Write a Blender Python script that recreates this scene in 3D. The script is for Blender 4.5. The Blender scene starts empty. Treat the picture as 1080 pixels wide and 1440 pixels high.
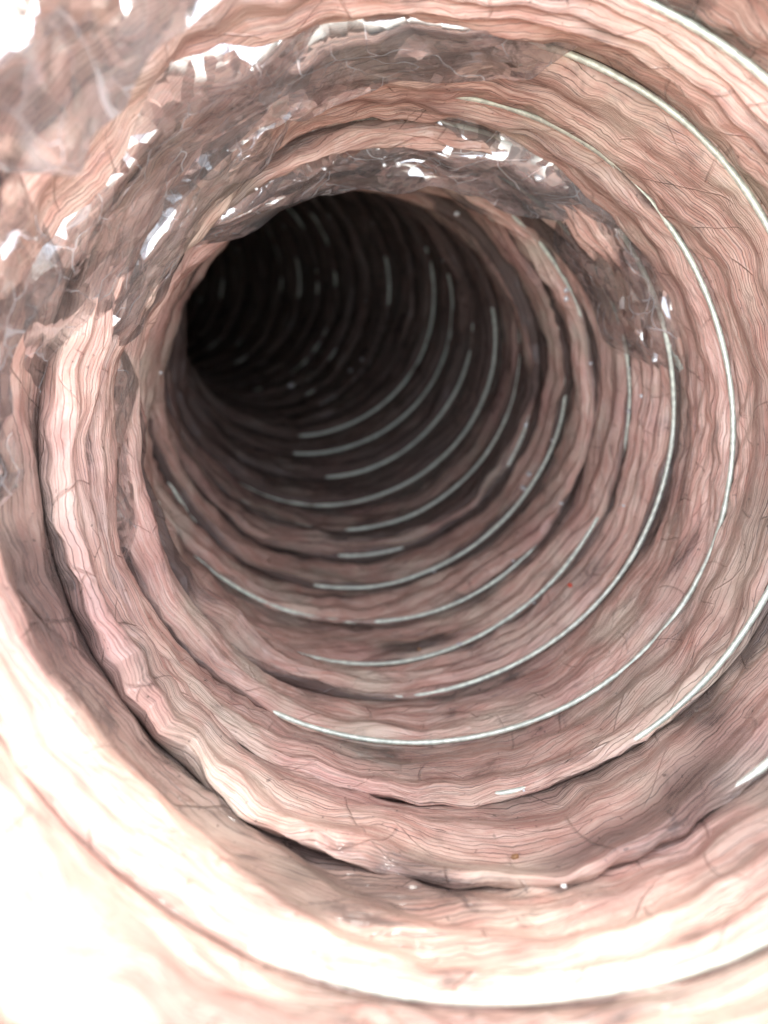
import bpy, math, random
import numpy as np
from mathutils import Vector, Matrix

rng = random.Random(7)
S = bpy.context.scene
COL = S.collection
R = 0.075                      # inner radius of the duct in metres; lengths below are in radii

# ------------------------------------------------------------------ camera
cd = bpy.data.cameras.new('camera')
cam = bpy.data.objects.new('camera', cd)
COL.objects.link(cam)
cam.location = (0, 0, 0)
PITCH = math.radians(30)          # the camera looks down into the end of the duct
cam.rotation_euler = (math.radians(90) - PITCH, 0, 0)
cd.sensor_fit = 'VERTICAL'
cd.sensor_height = 7.2
cd.sensor_width = 5.4
cd.lens = 5.4
cd.clip_start = 0.002
cd.clip_end = 100
cd.dof.use_dof = True
cd.dof.focus_distance = 2.1 * R
cd.dof.aperture_fstop = 2.7
S.camera = cam

# ------------------------------------------------------------------ daylight
SUN_EL, SUN_AZ = math.radians(72), math.radians(78)   # azimuth clockwise from +Y (the way the camera looks)
w = bpy.data.worlds.new('World')
S.world = w
w.use_nodes = True
nt = w.node_tree
nt.nodes.clear()
sky = nt.nodes.new('ShaderNodeTexSky')
sky.sky_type = 'NISHITA'
sky.sun_disc = False
sky.sun_elevation = SUN_EL
sky.sun_rotation = SUN_AZ
sky.air_density = 1.0
sky.dust_density = 0.6
sky.ozone_density = 0.6
bg = nt.nodes.new('ShaderNodeBackground')
bg.inputs['Strength'].default_value = 0.15
wo = nt.nodes.new('ShaderNodeOutputWorld')
haz = nt.nodes.new('ShaderNodeHueSaturation')      # thin bright cloud: a paler sky
haz.inputs['Saturation'].default_value = 0.35
nt.links.new(sky.outputs[0], haz.inputs['Color'])
nt.links.new(haz.outputs[0], bg.inputs[0])
nt.links.new(bg.outputs[0], wo.inputs[0])

sl = bpy.data.lights.new('sun', 'SUN')
sl.energy = 0.5
sl.angle = math.radians(14)
sl.color = (1.0, 0.95, 0.87)
sun = bpy.data.objects.new('sun', sl)
COL.objects.link(sun)
sdir = Vector((math.sin(SUN_AZ) * math.cos(SUN_EL), math.cos(SUN_AZ) * math.cos(SUN_EL), math.sin(SUN_EL)))
sun.rotation_euler = sdir.to_track_quat('Z', 'Y').to_euler()
sun.location = sdir * 2

S.view_settings.view_transform = 'Standard'
S.view_settings.look = 'None'
S.view_settings.exposure = 3.55
S.view_settings.gamma = 1
S.cycles.max_bounces = 12
S.cycles.diffuse_bounces = 5
S.cycles.glossy_bounces = 5
S.cycles.transparent_max_bounces = 32
S.cycles.sample_clamp_indirect = 12
S.cycles.use_denoising = True
S.cycles.caustics_reflective = True
S.cycles.blur_glossy = 0.3

# ------------------------------------------------------------------ maths
def hsh(i, j, seed):
    n = (i.astype(np.int64) * 374761393 + j.astype(np.int64) * 668265263 + seed * 974711) & 0x7fffffff
    n = ((n ^ (n >> 13)) * 1274126177) & 0x7fffffff
    return ((n ^ (n >> 16)) & 0xffff) / 65535.0

def vn(x, y, seed):                     # smooth value noise, -1..1
    x, y = np.broadcast_arrays(np.asarray(x, float), np.asarray(y, float))
    i, j = np.floor(x), np.floor(y)
    fx, fy = x - i, y - j
    fx, fy = fx * fx * (3 - 2 * fx), fy * fy * (3 - 2 * fy)
    a, b = hsh(i, j, seed), hsh(i + 1, j, seed)
    c, d = hsh(i, j + 1, seed), hsh(i + 1, j + 1, seed)
    return 2 * ((a * (1 - fx) + b * fx) * (1 - fy) + (c * (1 - fx) + d * fx) * fy) - 1

def sstep(a, b, x):
    q = np.clip((x - a) / (b - a), 0, 1)
    return q * q * (3 - 2 * q)

def tri(x):
    return np.abs(x - np.floor(x) - 0.5) * 4 - 1

def crumple(u, v, seed, f=1.0, n=7):    # sharp folds in random directions, like crushed film
    r = random.Random(seed)
    h = np.zeros(np.broadcast(u, v).shape)
    tot = 0
    for q in range(n):
        a = r.uniform(0, math.pi)
        fr = f * (1.6 ** (q * 0.62)) * r.uniform(0.8, 1.2)
        wgt = 1 / fr
        wu = u + 0.35 / fr * vn(u * fr * 0.9, v * fr * 0.9, seed + q)
        wv = v + 0.35 / fr * vn(u * fr * 0.9 + 9, v * fr * 0.9, seed + q + 50)
        m = 0.35 + 0.65 * (0.5 + 0.5 * vn(u * fr * 0.45, v * fr * 0.45, seed + 90 + q))
        h += wgt * m * tri(fr * (wu * math.cos(a) + wv * math.sin(a)) + r.random())
        tot += wgt
    return h / tot

# centre line of the duct, one knot per turn from KF on: depth from the camera, right, up
KF = -6
CZ = np.array([-0.405, 0.003, 0.412, 0.821, 1.23, 1.645, 2.025, 2.339, 2.633, 2.927, 3.236, 3.557, 3.882, 4.209, 4.543,
               4.877, 5.201, 5.527, 5.863, 6.207, 6.553, 6.901, 7.252, 7.607, 7.963, 8.321, 8.68, 9.04, 9.4, 9.76, 10.12,
               10.48, 10.84, 11.2, 11.559, 11.918, 12.277, 12.635, 12.994, 13.352, 13.71, 14.068])
CX = np.array([0.074, 0.089, 0.104, 0.119, 0.134, 0.143, 0.157, 0.13, 0.089, 0.021, -0.049, -0.107, -0.174, -0.228, -0.288,
               -0.376, -0.474, -0.577, -0.7, -0.857, -1.037, -1.207, -1.361, -1.503, -1.633, -1.754, -1.866, -1.972, -2.072,
               -2.167, -2.259, -2.348, -2.435, -2.52, -2.604, -2.688, -2.771, -2.853, -2.936, -3.018, -3.1, -3.183])
CY = np.array([0.453, 0.398, 0.344, 0.289, 0.233, 0.185, 0.191, 0.209, 0.253, 0.321, 0.396, 0.507, 0.631, 0.768, 0.91,
               1.068, 1.252, 1.437, 1.603, 1.743, 1.864, 1.983, 2.104, 2.228, 2.353, 2.48, 2.609, 2.738, 2.869, 3.001, 3.133,
               3.266, 3.399, 3.533, 3.667, 3.802, 3.936, 4.071, 4.206, 4.34, 4.475, 4.61])
_kk = np.arange(len(CZ)) + KF
CX = CX - 0.016 * np.clip(_kk - 15, 0, 99) ** 2          # far inside the duct swings away to the left

def spline(t, a):
    i = np.clip(np.floor(t).astype(int) - KF, 1, len(a) - 3)
    f = t - KF - i
    p0, p1, p2, p3 = a[i - 1], a[i], a[i + 1], a[i + 2]
    v = .5 * (2 * p1 + (p2 - p0) * f + (2 * p0 - 5 * p1 + 4 * p2 - p3) * f * f + (3 * p1 - p0 - 3 * p2 + p3) * f ** 3)
    d = .5 * ((p2 - p0) + 2 * (2 * p0 - 5 * p1 + 4 * p2 - p3) * f + 3 * (3 * p1 - p0 - 3 * p2 + p3) * f * f)
    return v, d

def centre(t):
    t = np.asarray(t, float) - 0.5
    (z, dz), (x, dx), (y, dy) = spline(t, CZ), spline(t, CX), spline(t, CY)
    c = np.stack([x, y, z], -1)
    T = np.stack([dx, dy, dz], -1)
    T /= np.linalg.norm(T, axis=-1, keepdims=True)
    X = np.zeros_like(T); X[..., 0] = 1
    n1 = X - T * T[..., 0:1]
    n1 /= np.linalg.norm(n1, axis=-1, keepdims=True)
    n2 = np.cross(T, n1)
    return c, n1, n2

def place(t, ang, rad):                 # ang: 0 = right, 90 = up (radians); returns world metres
    c, n1, n2 = centre(t)
    p = c + (np.cos(ang)[..., None] * n1 + np.sin(ang)[..., None] * n2) * rad[..., None]
    return np.stack([p[..., 0], p[..., 2], p[..., 1]], -1) * R

# every turn starts at the left and runs over the top, the right and the bottom, ever deeper
def ang_of(phi):
    return math.pi - 2 * math.pi * phi

def phi_of(ang):
    return ((math.pi - ang) / (2 * math.pi)) % 1.0

WR = 0.0086                             # wire radius

# where the lining folds over the wire of a turn and hides it (degrees, 0 right, 90 up)
HIDDEN = {-1: [(-220, -62), (75, 220)], 0: [(-220, -62), (84, 220)], 1: [(-220, -122), (122, 220)],
          2: [(-220, -106), (58, 220)], 3: [(-220, -128), (16, 220), (-22, -8)], 4: [(-220, -100), (-34, 220)],
          5: [(-220, -118), (8, 220)], 6: [(-220, -112), (-8, 220), (-58, -44)], 7: [(-220, -96), (12, 220)],
          -2: [(-220, -152), (60, 220)], 99: [(-220, -98), (18, 220)], 98: [(-260, 260)]}

def band_shape(k, phi, v):
    """radius and shift along the duct of the lining of turn k (smooth part)"""
    U = 2 * math.pi * (k + phi)
    ang = ang_of(phi)
    left = 0.5 - 0.5 * np.cos(ang)                          # 1 left, 0 right
    top = 0.5 + 0.5 * np.sin(ang)
    amp = 0.034 + 0.042 * left ** 1.6 + 0.014 * top
    amp = amp * (1 + 0.55 * vn(U * 0.9, 3.3, 11) + 0.3 * vn(U * 2.6, 7.7, 12))
    amp = np.maximum(amp, 0.006)
    sk = 0.5 + 0.2 * vn(U * 1.1, 1.5, 13)
    vv = np.where(v < sk, 0.5 * v / sk, 0.5 + 0.5 * (v - sk) / (1 - sk))
    sh = np.sin(np.pi * vv) ** 0.75
    hid = np.zeros_like(U)
    deg = np.degrees((ang + math.pi) % (2 * math.pi) - math.pi)
    for kk in np.unique(k):
        for a0, a1 in HIDDEN.get(int(kk), HIDDEN[99 if kk < 12 else 98]):
            wob = deg + 6 * vn(U * 2.2, .7, 17)
            hid = np.where(k == kk, np.maximum(hid, sstep(a0 - 26, a0 + 14, wob) * sstep(a1 + 26, a1 - 14, wob)), hid)
    ov = 0.14 + 0.08 * left + 0.04 * vn(U * 5.0, 2.5, 16)
    ov = ov + hid * (0.30 + 0.12 * vn(U * 1.3, .5, 15) + 0.10 * vn(U * 5.5, .5, 18) + .05 * tri(U * 3.3 + vn(U * 2, 0.1, 19)))
    amp = amp * (1 + .10 * hid)
    rad = 1 + WR * 0.9 - amp * sh
    dt = -ov * sh * (1 - 0.55 * v)
    return U, ang, sh, rad, dt

def film_points(k, nu, nv):
    phi = np.linspace(0, 1, nu + 1)[:, None]
    v = (0.5 - 0.5 * np.cos(np.pi * np.linspace(0, 1, nv + 1)))[None, :]
    v = 0.55 * v + 0.45 * np.linspace(0, 1, nv + 1)[None, :]
    U, ang, sh, rad, dt = band_shape(k, phi, v)
    V = ((k + phi) * 0.731 + v) * 0.36
    win = np.clip(v * (1 - v) * 11, 0, 1)
    left = 0.5 - 0.5 * np.cos(ang); top = 0.5 + 0.5 * np.sin(ang)
    ca = 0.028 + 0.026 * np.clip(left * 0.6 + top * 0.6 - 0.35, 0, 1) + 0.008 * vn(U * 0.7, .4, 21)
    Z = np.zeros_like(U + v)
    c1 = crumple(U + Z, V * 1.5 + Z, 31, 1.5, 7)
    c1b = crumple(U + 7 + Z, V * 1.3 + 3 + Z, 32, 4.6, 5)
    # pleats running along the duct and long folds running round it
    c2 = tri(U * 1.7 + 0.9 * vn(U * 1.4, V * 5, 41) + V * 1.2) * (0.5 + 0.5 * vn(U * .8, V * 3, 42))
    c3 = tri(v * 3.2 + 1.3 * vn(U * 1.1, v * 1.2, 43) + (k + phi) * .37)
    c4 = tri(v * 9 + 2.6 * vn(U * 2.0, v * 2.0, 44) + (k + phi) * .7) * (0.5 + 0.5 * vn(U * 1.5, v * 2, 45))
    edge = np.minimum(v, 1 - v)
    c5 = tri(U * 6.5 + 1.6 * vn(U * 2.3, V * 6, 46) + v * 1.5 * vn(U * 1.1, .4, 47)) * np.exp(-edge / .16) * (0.5 + 0.5 * vn(U * 1.9, .8, 48))
    d = ca * c1 + .012 * (0.5 + 0.5 * vn(U * 1.2, V * 4, 49)) * c1b + 0.012 * c2 + 0.010 * c3 + 0.0035 * c4 + .013 * c5
    rad = rad + win * (d + 0.004)
    dt = dt + win * 0.10 * crumple(U + 40 + Z, V + Z, 77, 1.4, 5)
    P = place(k + phi + v + dt, ang + Z, rad)
    return P, U + Z, V + Z, v + Z

def grid_mesh(name, P, uv, attr=None):
    nu, nv = P.shape[0], P.shape[1]
    idx = np.arange(nu * nv).reshape(nu, nv)
    q = np.stack([idx[:-1, :-1], idx[:-1, 1:], idx[1:, 1:], idx[1:, :-1]], -1).reshape(-1, 4)
    me = bpy.data.meshes.new(name)
    me.vertices.add(nu * nv)
    me.vertices.foreach_set('co', P.reshape(-1).astype(np.float32))
    me.loops.add(q.size)
    me.polygons.add(len(q))
    me.loops.foreach_set('vertex_index', q.reshape(-1).astype(np.int32))
    me.polygons.foreach_set('loop_start', (np.arange(len(q)) * 4).astype(np.int32))
    me.polygons.foreach_set('use_smooth', np.ones(len(q), bool))
    l = me.uv_layers.new(name='UVMap')
    l.data.foreach_set('uv', uv.reshape(-1, 2)[q.reshape(-1)].reshape(-1).astype(np.float32))
    if attr is not None:
        a = me.attributes.new('gather_and_shade', 'FLOAT', 'POINT')
        a.data.foreach_set('value', attr.reshape(-1).astype(np.float32))
    me.update(calc_edges=True)
    me.validate()
    return me

def link(name, me, mat, parent=None):
    o = bpy.data.objects.new(name, me)
    COL.objects.link(o)
    if mat: me.materials.append(mat)
    if parent: o.parent = parent
    return o

def tag(o, label, cat, group=None, kind=None):
    o['label'] = label; o['category'] = cat
    if group: o['group'] = group
    if kind: o['kind'] = kind

# ------------------------------------------------------------------ materials
class NT:
    def __init__(s, name):
        s.m = bpy.data.materials.new(name); s.m.use_nodes = True
        s.t = s.m.node_tree; s.t.nodes.clear()
        s.out = s.n('OutputMaterial')
    def n(s, kind, **kw):
        x = s.t.nodes.new('ShaderNode' + kind)
        for a, b in kw.items(): setattr(x, a, b)
        return x
    def put(s, sock, val):
        if hasattr(val, 'links'): s.t.links.new(val, sock)
        elif val is not None: sock.default_value = val
    def math(s, op, a, b=None, c=None, clamp=False):
        x = s.n('Math', operation=op, use_clamp=clamp)
        for i, q in enumerate((a, b, c)):
            if q is not None: s.put(x.inputs[i], q)
        return x.outputs[0]
    def noise(s, vec, scale, detail=2, rough=.5, dist=0):
        x = s.n('TexNoise')
        s.put(x.inputs['Vector'], vec); x.inputs['Scale'].default_value = scale
        x.inputs['Detail'].default_value = detail; x.inputs['Roughness'].default_value = rough
        x.inputs['Distortion'].default_value = dist
        return x.outputs[0]
    def mapping(s, vec, scale, loc=(0, 0, 0)):
        x = s.n('Mapping'); s.put(x.inputs[0], vec)
        x.inputs['Scale'].default_value = scale; x.inputs['Location'].default_value = loc
        return x.outputs[0]
    def ramp(s, f, a, b, ca=0., cb=1.):
        x = s.n('MapRange', interpolation_type='SMOOTHSTEP')
        s.put(x.inputs[0], f)
        for i, q in enumerate((a, b, ca, cb)): x.inputs[1 + i].default_value = q
        return x.outputs[0]
    def mixc(s, f, a, b):
        x = s.n('Mix', data_type='RGBA')
        s.put(x.inputs[0], f)
        s.put(x.inputs[6], a if hasattr(a, 'links') else (*a, 1)); s.put(x.inputs[7], b if hasattr(b, 'links') else (*b, 1))
        return x.outputs[2]

def wool_colour(M, uv, tc):
    st = M.noise(M.mapping(uv, (7, 60, 1)), 1.0, 5, .65, .6)
    cl = M.noise(tc, 45, 3, .55)
    c = M.mixc(M.ramp(st, .3, .72), (.64, .35, .275), (.84, .615, .50))
    c = M.mixc(M.ramp(cl, .42, .74), c, (.77, .63, .50))
    return M.mixc(M.ramp(M.noise(M.mapping(tc, (1, 1, 1), (5, 2, 1)), 28, 2), .5, .75, 0, .6), c, (.60, .32, .28))

def crushed_normal(M, uv, nrm, amount):
    """flat little facets, each turned its own way, as in crushed film"""
    acc = None
    for sc, wt, off in (((5, 11, 1), 1.0, 0), ((22, 40, 1), .45, 3)):
        wv = M.n('VectorMath', operation='MULTIPLY_ADD')
        nz = M.n('TexNoise'); M.put(nz.inputs['Vector'], M.mapping(uv, (6, 9, 1), (off, 1, 0))); nz.inputs['Scale'].default_value = 1
        M.put(wv.inputs[0], nz.outputs[1]); wv.inputs[1].default_value = (.2, .08, 0); M.put(wv.inputs[2], uv)
        vo = M.n('TexVoronoi', feature='F1'); M.put(vo.inputs['Vector'], M.mapping(wv.outputs[0], sc)); vo.inputs['Scale'].default_value = 1
        c = M.n('VectorMath', operation='SUBTRACT'); M.put(c.inputs[0], vo.outputs['Color']); c.inputs[1].default_value = (.5, .5, .5)
        k = M.n('VectorMath', operation='SCALE'); M.put(k.inputs[0], c.outputs[0])
        M.put(k.inputs['Scale'], M.math('MULTIPLY', amount, wt) if hasattr(amount, 'links') else amount * wt)
        ad = M.n('VectorMath', operation='ADD'); M.put(ad.inputs[0], k.outputs[0]); M.put(ad.inputs[1], nrm if acc is None else acc)
        acc = ad.outputs[0]
    no = M.n('VectorMath', operation='NORMALIZE'); M.put(no.inputs[0], acc)
    return no.outputs[0]

def creases(M, uv, width, sc, off):
    vo = M.n('TexVoronoi', feature='DISTANCE_TO_EDGE')
    wv = M.n('VectorMath', operation='MULTIPLY_ADD')
    nz = M.n('TexNoise'); M.put(nz.inputs['Vector'], M.mapping(uv, (3, 3, 1))); nz.inputs['Scale'].default_value = 2
    M.put(wv.inputs[0], nz.outputs[1]); wv.inputs[1].default_value = (.25, .12, 0); M.put(wv.inputs[2], uv)
    M.put(vo.inputs['Vector'], M.mapping(wv.outputs[0], sc, off)); vo.inputs['Scale'].default_value = 1.0
    return M.math('MULTIPLY', M.ramp(vo.outputs['Distance'], 0, width, 1, 0),
                  M.ramp(M.noise(M.mapping(uv, (2, 5, 1), (1, 9, off[0])), 1.5, 1), .42, .62))

def lining_material():
    """dark veined clear film lying on pink glass wool"""
    M = NT('film_on_glass_wool')
    uv = M.n('UVMap', uv_map='UVMap').outputs[0]
    tc = M.n('TexCoord').outputs['Object']
    sep = M.n('SeparateXYZ'); M.put(sep.inputs[0], uv)
    V = sep.outputs[1]
    w1 = M.noise(M.mapping(uv, (2.2, 7, 1)), 1.0, 3, .55)
    w2 = M.noise(M.mapping(uv, (11, 16, 1)), 1.0, 2, .5)
    w3 = M.noise(M.mapping(uv, (30, 20, 1)), 1.0, 1, .5)
    def lines(freq, d1, d2, d3, width):
        ph = M.math('MULTIPLY', V, freq)
        ph = M.math('ADD', ph, M.math('MULTIPLY', w1, d1))
        ph = M.math('ADD', ph, M.math('MULTIPLY', w2, d2))
        ph = M.math('ADD', ph, M.math('MULTIPLY', w3, d3))
        d = M.math('ABSOLUTE', M.math('SUBTRACT', M.math('FRACT', ph), .5))
        return M.ramp(d, 0, width, 1, 0)
    fade1 = M.ramp(M.noise(M.mapping(uv, (3, 9, 1), (3, 1, 0)), 1.0, 2), .30, .52, .15, 1)
    fade2 = M.ramp(M.noise(M.mapping(uv, (2, 6, 1), (7, 5, 0)), 1.0, 2), .36, .58)
    l1 = M.math('MULTIPLY', lines(62, 2.2, .8, .5, .085), fade1)
    l2 = M.math('MULTIPLY', lines(135, 3.5, 1.4, .8, .15), fade2)
    ln = M.math('MAXIMUM', l1, M.math('MULTIPLY', l2, .6))
    def slant(a, b, dist, width, off):             # straight creases crossing the threads at a slant
        n1 = M.noise(M.mapping(uv, (1.5, 3, 1), (off, 2, 0)), 1.0, 1)
        ph = M.math('ADD', M.math('ADD', M.math('MULTIPLY', sep.outputs[0], a), M.math('MULTIPLY', V, b)), M.math('MULTIPLY', n1, dist))
        d = M.math('ABSOLUTE', M.math('SUBTRACT', M.math('FRACT', ph), .5))
        on = M.ramp(M.noise(M.mapping(uv, (3.5, 9, 1), (1, off, 0)), 1.0, 1), .50, .60)
        return M.math('MULTIPLY', M.ramp(d, 0, width, 1, 0), on)
    cr = M.math('MAXIMUM', slant(3.1, 7, 2.5, .022, 3), slant(-2.6, 10, 2.5, .022, 8))
    cr = M.math('MAXIMUM', cr, slant(5.2, 1.5, 3.0, .03, 12))
    at = M.n('Attribute', attribute_name='gather_and_shade').outputs['Fac']  # gathered film plus painted shade of grooves and depth
    patch = M.noise(M.mapping(uv, (1.6, 5, 1), (4, 4, 0)), 1.0, 4, .6)
    smudge = M.ramp(M.noise(M.mapping(uv, (5, 15, 1), (2, 8, 0)), 1.0, 5, .65, .8), .52, .74)
    spots = M.ramp(M.noise(M.mapping(uv, (60, 60, 1)), 1.0, 1), .70, .76)
    dens = M.math('MULTIPLY_ADD', ln, .44, .20)
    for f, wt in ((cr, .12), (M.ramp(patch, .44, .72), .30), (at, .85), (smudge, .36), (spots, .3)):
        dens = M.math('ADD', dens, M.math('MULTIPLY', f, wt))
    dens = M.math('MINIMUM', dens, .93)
    hgt = M.math('ADD', M.math('MULTIPLY', ln, -.6), M.math('MULTIPLY', cr, 1.3))
    hgt = M.math('ADD', hgt, M.math('MULTIPLY', M.noise(M.mapping(uv, (16, 34, 1)), 1.0, 4, .6), 1.1))
    bp = M.n('Bump'); bp.inputs['Strength'].default_value = .5; bp.inputs['Distance'].default_value = .0011
    M.put(bp.inputs['Height'], hgt)
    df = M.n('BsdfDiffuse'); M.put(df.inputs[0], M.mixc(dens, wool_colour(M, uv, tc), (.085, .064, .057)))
    M.put(df.inputs['Normal'], bp.outputs[0])
    amt = M.ramp(M.noise(M.mapping(uv, (2, 5, 1), (6, 2, 0)), 1.0, 2), .50, .66, .05, .85)
    nr = crushed_normal(M, uv, bp.outputs[0], amt)
    gl = M.n('BsdfGlossy'); gl.inputs['Roughness'].default_value = .13; gl.inputs[0].default_value = (1, 1, 1, 1)
    M.put(gl.inputs['Normal'], nr)
    fr = M.n('Fresnel'); fr.inputs['IOR'].default_value = 1.36; M.put(fr.inputs['Normal'], nr)
    m2 = M.n('MixShader'); M.put(m2.inputs[0], M.math('MINIMUM', fr.outputs[0], .35)); M.put(m2.inputs[1], df.outputs[0]); M.put(m2.inputs[2], gl.outputs[0])
    M.put(M.out.inputs[0], m2.outputs[0])
    return M.m

def loose_material():
    """thin clear film that has come away: milky where crushed, whitened along its creases"""
    M = NT('loose_film')
    uv = M.n('UVMap', uv_map='UVMap').outputs[0]
    at = M.n('Attribute', attribute_name='gather_and_shade').outputs['Fac']
    cr = M.math('MAXIMUM', creases(M, uv, .018, (2.6, 5.0, 1), (1, 0, 0)), creases(M, uv, .03, (7, 12, 1), (4, 1, 0)))
    milk = M.noise(M.mapping(uv, (5, 12, 1), (4, 4, 0)), 1.0, 4, .6)
    dens = M.math('ADD', .04, M.math('MULTIPLY', at, .8))
    dens = M.math('ADD', dens, M.math('MULTIPLY', cr, .55))
    dens = M.math('ADD', dens, M.math('MULTIPLY', M.ramp(milk, .42, .75), .25))
    dens = M.math('MINIMUM', dens, .9)
    geo = M.n('NewGeometry').outputs['Normal']
    tr = M.n('BsdfTransparent'); tr.inputs[0].default_value = (.94, .935, .93, 1)
    col = M.mixc(cr, (.36, .355, .35), (.78, .77, .76))
    df = M.n('BsdfDiffuse'); M.put(df.inputs[0], col)
    tl = M.n('BsdfTranslucent'); M.put(tl.inputs[0], col)
    m0 = M.n('MixShader'); m0.inputs[0].default_value = .45; M.put(m0.inputs[1], df.outputs[0]); M.put(m0.inputs[2], tl.outputs[0])
    mx = M.n('MixShader'); M.put(mx.inputs[0], dens); M.put(mx.inputs[1], tr.outputs[0]); M.put(mx.inputs[2], m0.outputs[0])
    amt = M.ramp(M.noise(M.mapping(uv, (2.5, 6, 1), (6, 2, 0)), 1.0, 2), .38, .60, .12, 1.5)
    amt = M.math('ADD', amt, M.math('MULTIPLY', at, .5))
    nr = crushed_normal(M, uv, geo, amt)
    gl = M.n('BsdfGlossy'); gl.inputs['Roughness'].default_value = .10; gl.inputs[0].default_value = (1, 1, 1, 1)
    M.put(gl.inputs['Normal'], nr)
    fr = M.n('Fresnel'); fr.inputs['IOR'].default_value = 2.4; M.put(fr.inputs['Normal'], nr)
    m2 = M.n('MixShader'); M.put(m2.inputs[0], M.math('MINIMUM', fr.outputs[0], .5)); M.put(m2.inputs[1], mx.outputs[0]); M.put(m2.inputs[2], gl.outputs[0])
    M.put(M.out.inputs[0], m2.outputs[0])
    return M.m

def insulation_material():
    M = NT('pink_glass_wool')
    tc = M.n('TexCoord').outputs['Object']
    uv = M.n('UVMap', uv_map='UVMap').outputs[0]
    bp = M.n('Bump'); bp.inputs['Strength'].default_value = .6; bp.inputs['Distance'].default_value = .001
    M.put(bp.inputs['Height'], M.noise(M.mapping(uv, (14, 80, 1)), 1.0, 4, .6))
    b = M.n('BsdfDiffuse'); M.put(b.inputs[0], wool_colour(M, uv, tc)); b.inputs['Roughness'].default_value = .6; M.put(b.inputs['Normal'], bp.outputs[0])
    M.put(M.out.inputs[0], b.outputs[0])
    return M.m

def simple(name, col, rough, metal=0., spec=.5, mottled=0.15, scale=400):
    M = NT(name)
    tc = M.n('TexCoord').outputs['Object']
    n = M.noise(tc, scale, 3, .6)
    dark = tuple(x * (1 - 2 * mottled) for x in col)
    b = M.n('BsdfPrincipled')
    M.put(b.inputs['Base Color'], M.mixc(M.ramp(n, .35, .65), dark, col))
    b.inputs['Roughness'].default_value = rough
    b.inputs['Metallic'].default_value = metal
    b.inputs['Specular IOR Level'].default_value = spec
    bp = M.n('Bump'); bp.inputs['Strength'].default_value = .3; bp.inputs['Distance'].default_value = .0003
    M.put(bp.inputs['Height'], n); M.put(b.inputs['Normal'], bp.outputs[0])
    M.put(M.out.inputs[0], b.outputs[0])
    return M.m

FILM = lining_material()
LOOSE = loose_material()
WOOL = insulation_material()
WIRE = simple('galvanised_wire', (.74, .80, .68), .42, .3, .5, .15, 600)

# ------------------------------------------------------------------ the duct
duct = bpy.data.objects.new('flexible_duct', None)
COL.objects.link(duct)
duct.empty_display_size = 0.02
duct.location = (0, 0, 0)
duct.rotation_euler = (-PITCH, 0, 0)
tag(duct, 'insulated flexible duct seen from inside, pink lining under crinkled film held by a wire coil', 'duct')

K0, K1 = -3, 33
for k in range(K0, K1):
    nu, nv = (1100, 64) if k <= 3 else ((800, 44) if k <= 9 else (300, 20))
    P, U, V, v = film_points(k, nu, nv)
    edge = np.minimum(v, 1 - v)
    g = sstep(.15 if k < 2 else .22 if k < 5 else .32, .0, edge + .05 * vn(U * 3, V * 3, 61)) * (.55 + .45 * vn(U * 1.2, V * 2, 62))  # film gathered at the wires, with groove shade painted into its colour
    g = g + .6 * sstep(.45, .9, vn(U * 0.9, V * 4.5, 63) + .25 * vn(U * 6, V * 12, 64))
    if k > 5: g = g + min(.12 * (k - 5), .36)                # dimness of the deep duct put into the film colour
    g = np.clip(g * (1 + .3 * (k > 1) + .25 * (k > 4) + .4 * (k > 7)), 0, 1)  # deeper turns painted darker still, standing in for their shade
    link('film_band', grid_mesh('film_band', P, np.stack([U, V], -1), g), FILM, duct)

def tube_mesh(name, path, rad, ns=8, caps=True):
    path = np.asarray(path)
    T = np.gradient(path, axis=0)
    T /= np.linalg.norm(T, axis=1, keepdims=True)
    ref = np.array([0, 1.0, 0.02])
    n1 = ref - T * (T @ ref)[:, None]
    n1 /= np.linalg.norm(n1, axis=1, keepdims=True)
    n2 = np.cross(T, n1)
    a = np.linspace(0, 2 * math.pi, ns + 1)
    rad = np.broadcast_to(rad, (len(path),))
    P = path[:, None, :] + rad[:, None, None] * (np.cos(a)[None, :, None] * n1[:, None, :] + np.sin(a)[None, :, None] * n2[:, None, :])
    uv = np.stack(np.broadcast_arrays(np.linspace(0, 1, len(path))[:, None], a[None, :]), -1)
    return grid_mesh(name, P, uv)

for k in range(K0, K1):
    n = 260 if k < 10 else 120
    phi = np.linspace(0, 1, n + 1)
    U = 2 * math.pi * (k + phi)
    rad = 1 - .008 + .013 * vn(U * 1.1, .2, 81) + .003 * vn(U * 4, .2, 82)
    t = k + phi + .04 * vn(U * 1.1, .8, 83)
    pts = place(t, ang_of(phi), rad)
    link('wire_turn', tube_mesh('wire_turn', pts, R * WR * (1 + .12 * vn(U * 25, .1, 84)), 8), WIRE, duct)

# insulation: a thick blanket wrapped round the lining
def wool():
    nt_, na = 420, 240
    t = np.linspace(K0 + 0.02, K1 + 0.9, nt_)[:, None]
    ang = np.linspace(math.pi, -math.pi, na + 1)[None, :]
    phi = np.linspace(0, 1, na + 1)[None, :]
    q = t - phi
    k = np.floor(q); v = q - k
    U, a, sh, rad, dt = band_shape(k, phi, v)
    left = .5 - .5 * np.cos(ang)
    inner = rad * 0 + 1.05 - .7 * (1.01 - rad) + .016 * vn(U * 2, t * 3, 91)
    Pi = place(t + 0 * ang, ang + 0 * t, inner)
    Po = place(t + 0 * ang, ang + 0 * t, 1.36 + .02 * vn(U * 1.5, t * .7, 92))
    P = np.concatenate([Po[:1] * 0.5 + Pi[:1] * 0.5, Pi, Po[::-1], Pi[:1] * 0.5 + Po[:1] * 0.5], 0)
    tt = np.concatenate([t[:1], t, t[::-1], t[:1]], 0)
    uv = np.stack(np.broadcast_arrays(2 * math.pi * phi + 0 * tt, tt * .36), -1)
    return grid_mesh('insulation_blanket', P, uv)
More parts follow.
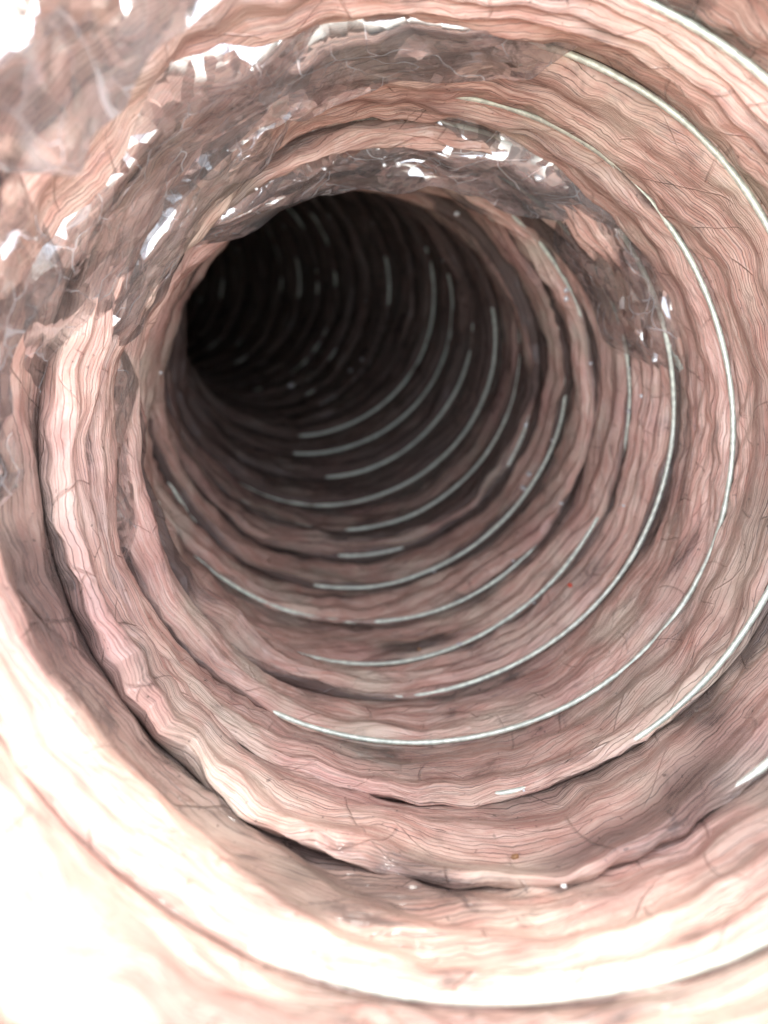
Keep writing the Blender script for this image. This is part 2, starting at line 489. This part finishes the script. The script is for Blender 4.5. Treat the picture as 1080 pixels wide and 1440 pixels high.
link('insulation_blanket', wool(), WOOL, duct)
# end of the run far inside, round the bend
def end_cap():
    a = np.linspace(0, 2 * math.pi, 65)[None, :]
    r = np.linspace(0.0, 1.3, 8)[:, None]
    P = place(K1 + .8 + 0 * a + .1 * np.cos(r * 1.2), a + 0 * r, r + 0 * a)
    return grid_mesh('end_cap', P, np.stack(np.broadcast_arrays(a, r), -1))
link('end_cap', end_cap(), WOOL, duct)

# loose film hanging off the lining:
# angles, depth (turns) at both ends of its fixed edge, width (turns), lift off the wall, crumpling, thickness (layers), seed
FLAPS = [
    (104, 166, -2.75, -2.75, .80, .17, .026, .50, 201),
    (100, 176, -1.45, -1.1, 1.1, .06, .030, .26, 202),
    (64, 130, -0.85, -0.85, 0.75, .04, .024, .24, 203),
    (108, 174, -0.25, -0.2, 0.95, .05, .032, .26, 204),
    (34, 152, 1.45, 1.6, 1.0, .10, .034, .85, 205),
    (10, 58, 1.75, 1.6, 1.2, .05, .028, .28, 206),
    (146, 200, -1.95, -1.95, .75, .03, .024, .18, 212),
    (156, 206, 0.8, 1.1, 1.0, .05, .026, .14, 210),
]
for a0, a1, ta0, ta1, wd, lift, ca, dn, sd in FLAPS:
    nu = int((a1 - a0) * 5); nv = int(70 * max(wd, .6))
    s = np.linspace(0, 1, nu + 1)[:, None]; q = np.linspace(0, 1, nv + 1)[None, :]
    ang = np.radians(a0 + (a1 - a0) * s)
    U = ang * 1.0; Z = 0 * q + 0 * s
    win = sstep(0, .25, s) * sstep(1, .75, s)
    ta = ta0 + (ta1 - ta0) * s + .10 * vn(U * 3, .3, sd)
    tb = ta + wd * (.55 + .45 * win) + .10 * tri(U * 1.9 + sd * .37) * tri(U * .7 + .2) + .05 * vn(U * 9, 7, sd + 3)
    t = ta + (tb - ta) * q + .5
    wall = (.035 + .05 * (.5 - .5 * np.cos(ang))) * (1.15 if sd in (207, 208, 209) else 1)
    h = win * sstep(0, .3, q) * (wall + lift * (.35 + .65 * q ** 1.3)) * (1 + .25 * vn(U * 2.5, t * 1.2, sd + 4))
    V = t * .36
    c = crumple(U * 1.2 + Z, V * 1.2 + Z, sd + 5, 1.25, 8)
    fold = tri(U * 3.1 + V * 2.4 + .8 * vn(U * 2, V * 4, sd + 6)) * .007
    rad = 1.012 - h + (ca * c + fold) * win * sstep(0, .3, q)
    P = place(t + .12 * crumple(U + 3 + Z, V + Z, sd + 9, 1.3, 4), ang + .02 * c, rad)
    g = .4 * sstep(.08, .0, 1 - q + Z) * .6 + dn * (.5 + .9 * sstep(-.3, .7, vn(U * 2.4, V * 6, sd + 7))) + Z
    link('film_flap', grid_mesh('film_flap', P, np.stack(np.broadcast_arrays(U + sd, V), -1), g * .9), LOOSE, duct)

# ------------------------------------------------------------------ specks and crumbs on the lining, film glints built as grains among them
SILVER = simple('silvery_glint', (.95, .96, .95), .22, .45, .9, .02)  # also serves film glints, highlights modelled as bright grains
PALE = simple('pale_grit', (.85, .83, .78), .3, 0, .6, .08)
RED = simple('red_grit', (.62, .07, .03), .4, 0, .5, .1)
AMBER = simple('amber_grit', (.30, .15, .06), .45, 0, .5, .15)
bpy.context.view_layer.update()
dg = bpy.context.evaluated_depsgraph_get()
camq = cam.matrix_world.to_3x3()

def spot(x, y):
    """where the sight line at this place of the photograph first meets the duct"""
    d = camq @ Vector(((x - 540) / 1080, (720 - y) / 1080, -1)).normalized()
    ok, loc, nor, *_ = S.ray_cast(dg, Vector((0, 0, 0)), d)
    if nor.dot(d) > 0: nor = -nor
    return loc, nor

def grain(size, squash=.7, n=(10, 7)):
    f = random.Random(rng.random())
    ph = np.linspace(0, 2 * math.pi, n[0] + 1)[:, None]; th = np.linspace(0, math.pi, n[1] + 1)[None, :]
    sd = f.randrange(999)
    r = size * (1 + .28 * vn(np.cos(ph) * 2 + 5 + 0 * th, np.sin(ph) * 2 + th * 2, sd) * np.sin(th))
    return grid_mesh('grain', np.stack([r * np.sin(th) * np.cos(ph), r * np.sin(th) * np.sin(ph) * f.uniform(.7, 1), r * np.cos(th) * squash + 0 * ph], -1),
                     np.stack(np.broadcast_arrays(ph, th), -1))

def speck(name, x, y, px, mat, label, cat, squash=.7, group=None):
    loc, nor = spot(x, y)
    size = px * loc.length / 1080 * .42
    o = link(name, grain(size, squash), mat)
    o.location = loc + nor * size * squash * .6
    o.rotation_euler = nor.to_track_quat('Z', 'Y').to_euler()
    tag(o, label, cat, group)
    return o

for x, y, px, label in [
    (410, 543, 9, 'silvery speck glinting on the lower rim of the black hole, alone at the bottom'),
    (494, 522, 7, 'faint silvery speck just right of the black hole, lower of a close pair'),
    (510, 506, 6, 'faint silvery speck just right of the black hole, upper of a close pair'),
    (642, 300, 9, 'bright silvery speck under the drooping dark film, upper right of the black hole'),
    (740, 598, 7, 'silvery speck sitting on the upper end of a short deep stretch of wire'),
    (777, 619, 6, 'silvery speck on a deep wire, a little above two bigger bright specks'),
    (745, 667, 10, 'large bright speck beside a deep wire, upper of the two big ones'),
    (737, 687, 11, 'large bright speck lying on a deep wire, lower of the two big ones'),
    (789, 708, 6, 'small ring-like speck on dark pink lining right of the two big bright specks'),
    (722, 789, 6, 'silvery speck on the wire just inside the red speck'),
    (610, 802, 6, 'silvery speck on a deep wire below the middle of the duct'),
    (646, 906, 8, 'bright speck on a rough spot of the wire, lower middle of the duct'),
    (718, 871, 6, 'silvery speck on the wire below the red speck'),
    (751, 848, 5, 'tiny speck on the wire, closest one to the red speck'),
    (830, 511, 6, 'silvery speck on a pale fold, right side of the duct, left of four others'),
    (885, 518, 6, 'small speck in the dark groove at the right, above a brighter speck on the wire'),
    (884, 578, 7, 'bright speck on the upper end of a wire at the right side'),
    (903, 557, 7, 'round silvery speck on pink lining between two wires at the right'),
    (921, 505, 9, 'broad white glinting speck on pink lining at the right, beside the outer wire'),
    (877, 711, 5, 'tiny ring-like speck on pink lining, lower right between two wires'),
    (225, 524, 7, 'silvery speck in the dark groove left of the black hole'),
    (456, 237, 7, 'bright film glint, built as a silvery speck, alone on the grey film above the black hole'),
    (540, 231, 8, 'left one of two bright film glints, built as specks, side by side on the drooping dark film'),
    (560, 230, 10, 'right one of two bright film glints, built as specks, side by side on the drooping dark film'),
    (757, 250, 13, 'oval white glint at the right end of the drooping dark film'),
    (796, 408, 9, 'upper of two stacked white glints in the dark groove at the right'),
    (796, 420, 9, 'lower of two stacked white glints in the dark groove at the right'),
    (360, 265, 7, 'silvery film glint, built as a speck, on the left end of the drooping dark film, above another'),
    (737, 1112, 6, 'whitish speck caught in the dark fold near the lower right'),
]:
    speck('glint_speck', x, y, px, SILVER, label, 'speck', .75, 'silvery specks and film glints on the lining')
speck('pale_speck', 792, 1244, 9, PALE, 'round blurred whitish speck on the bright lining at the bottom', 'speck')
speck('red_speck', 802, 823, 8, RED, 'tiny red speck on the dark pink lining between two wires', 'speck')
speck('amber_speck', 590, 914, 7, AMBER, 'tiny amber speck beside the wire at the lower middle', 'speck')
speck('amber_crumb', 725, 1206, 13, AMBER, 'amber crumb caught along the fold at the bottom', 'crumb', .5)
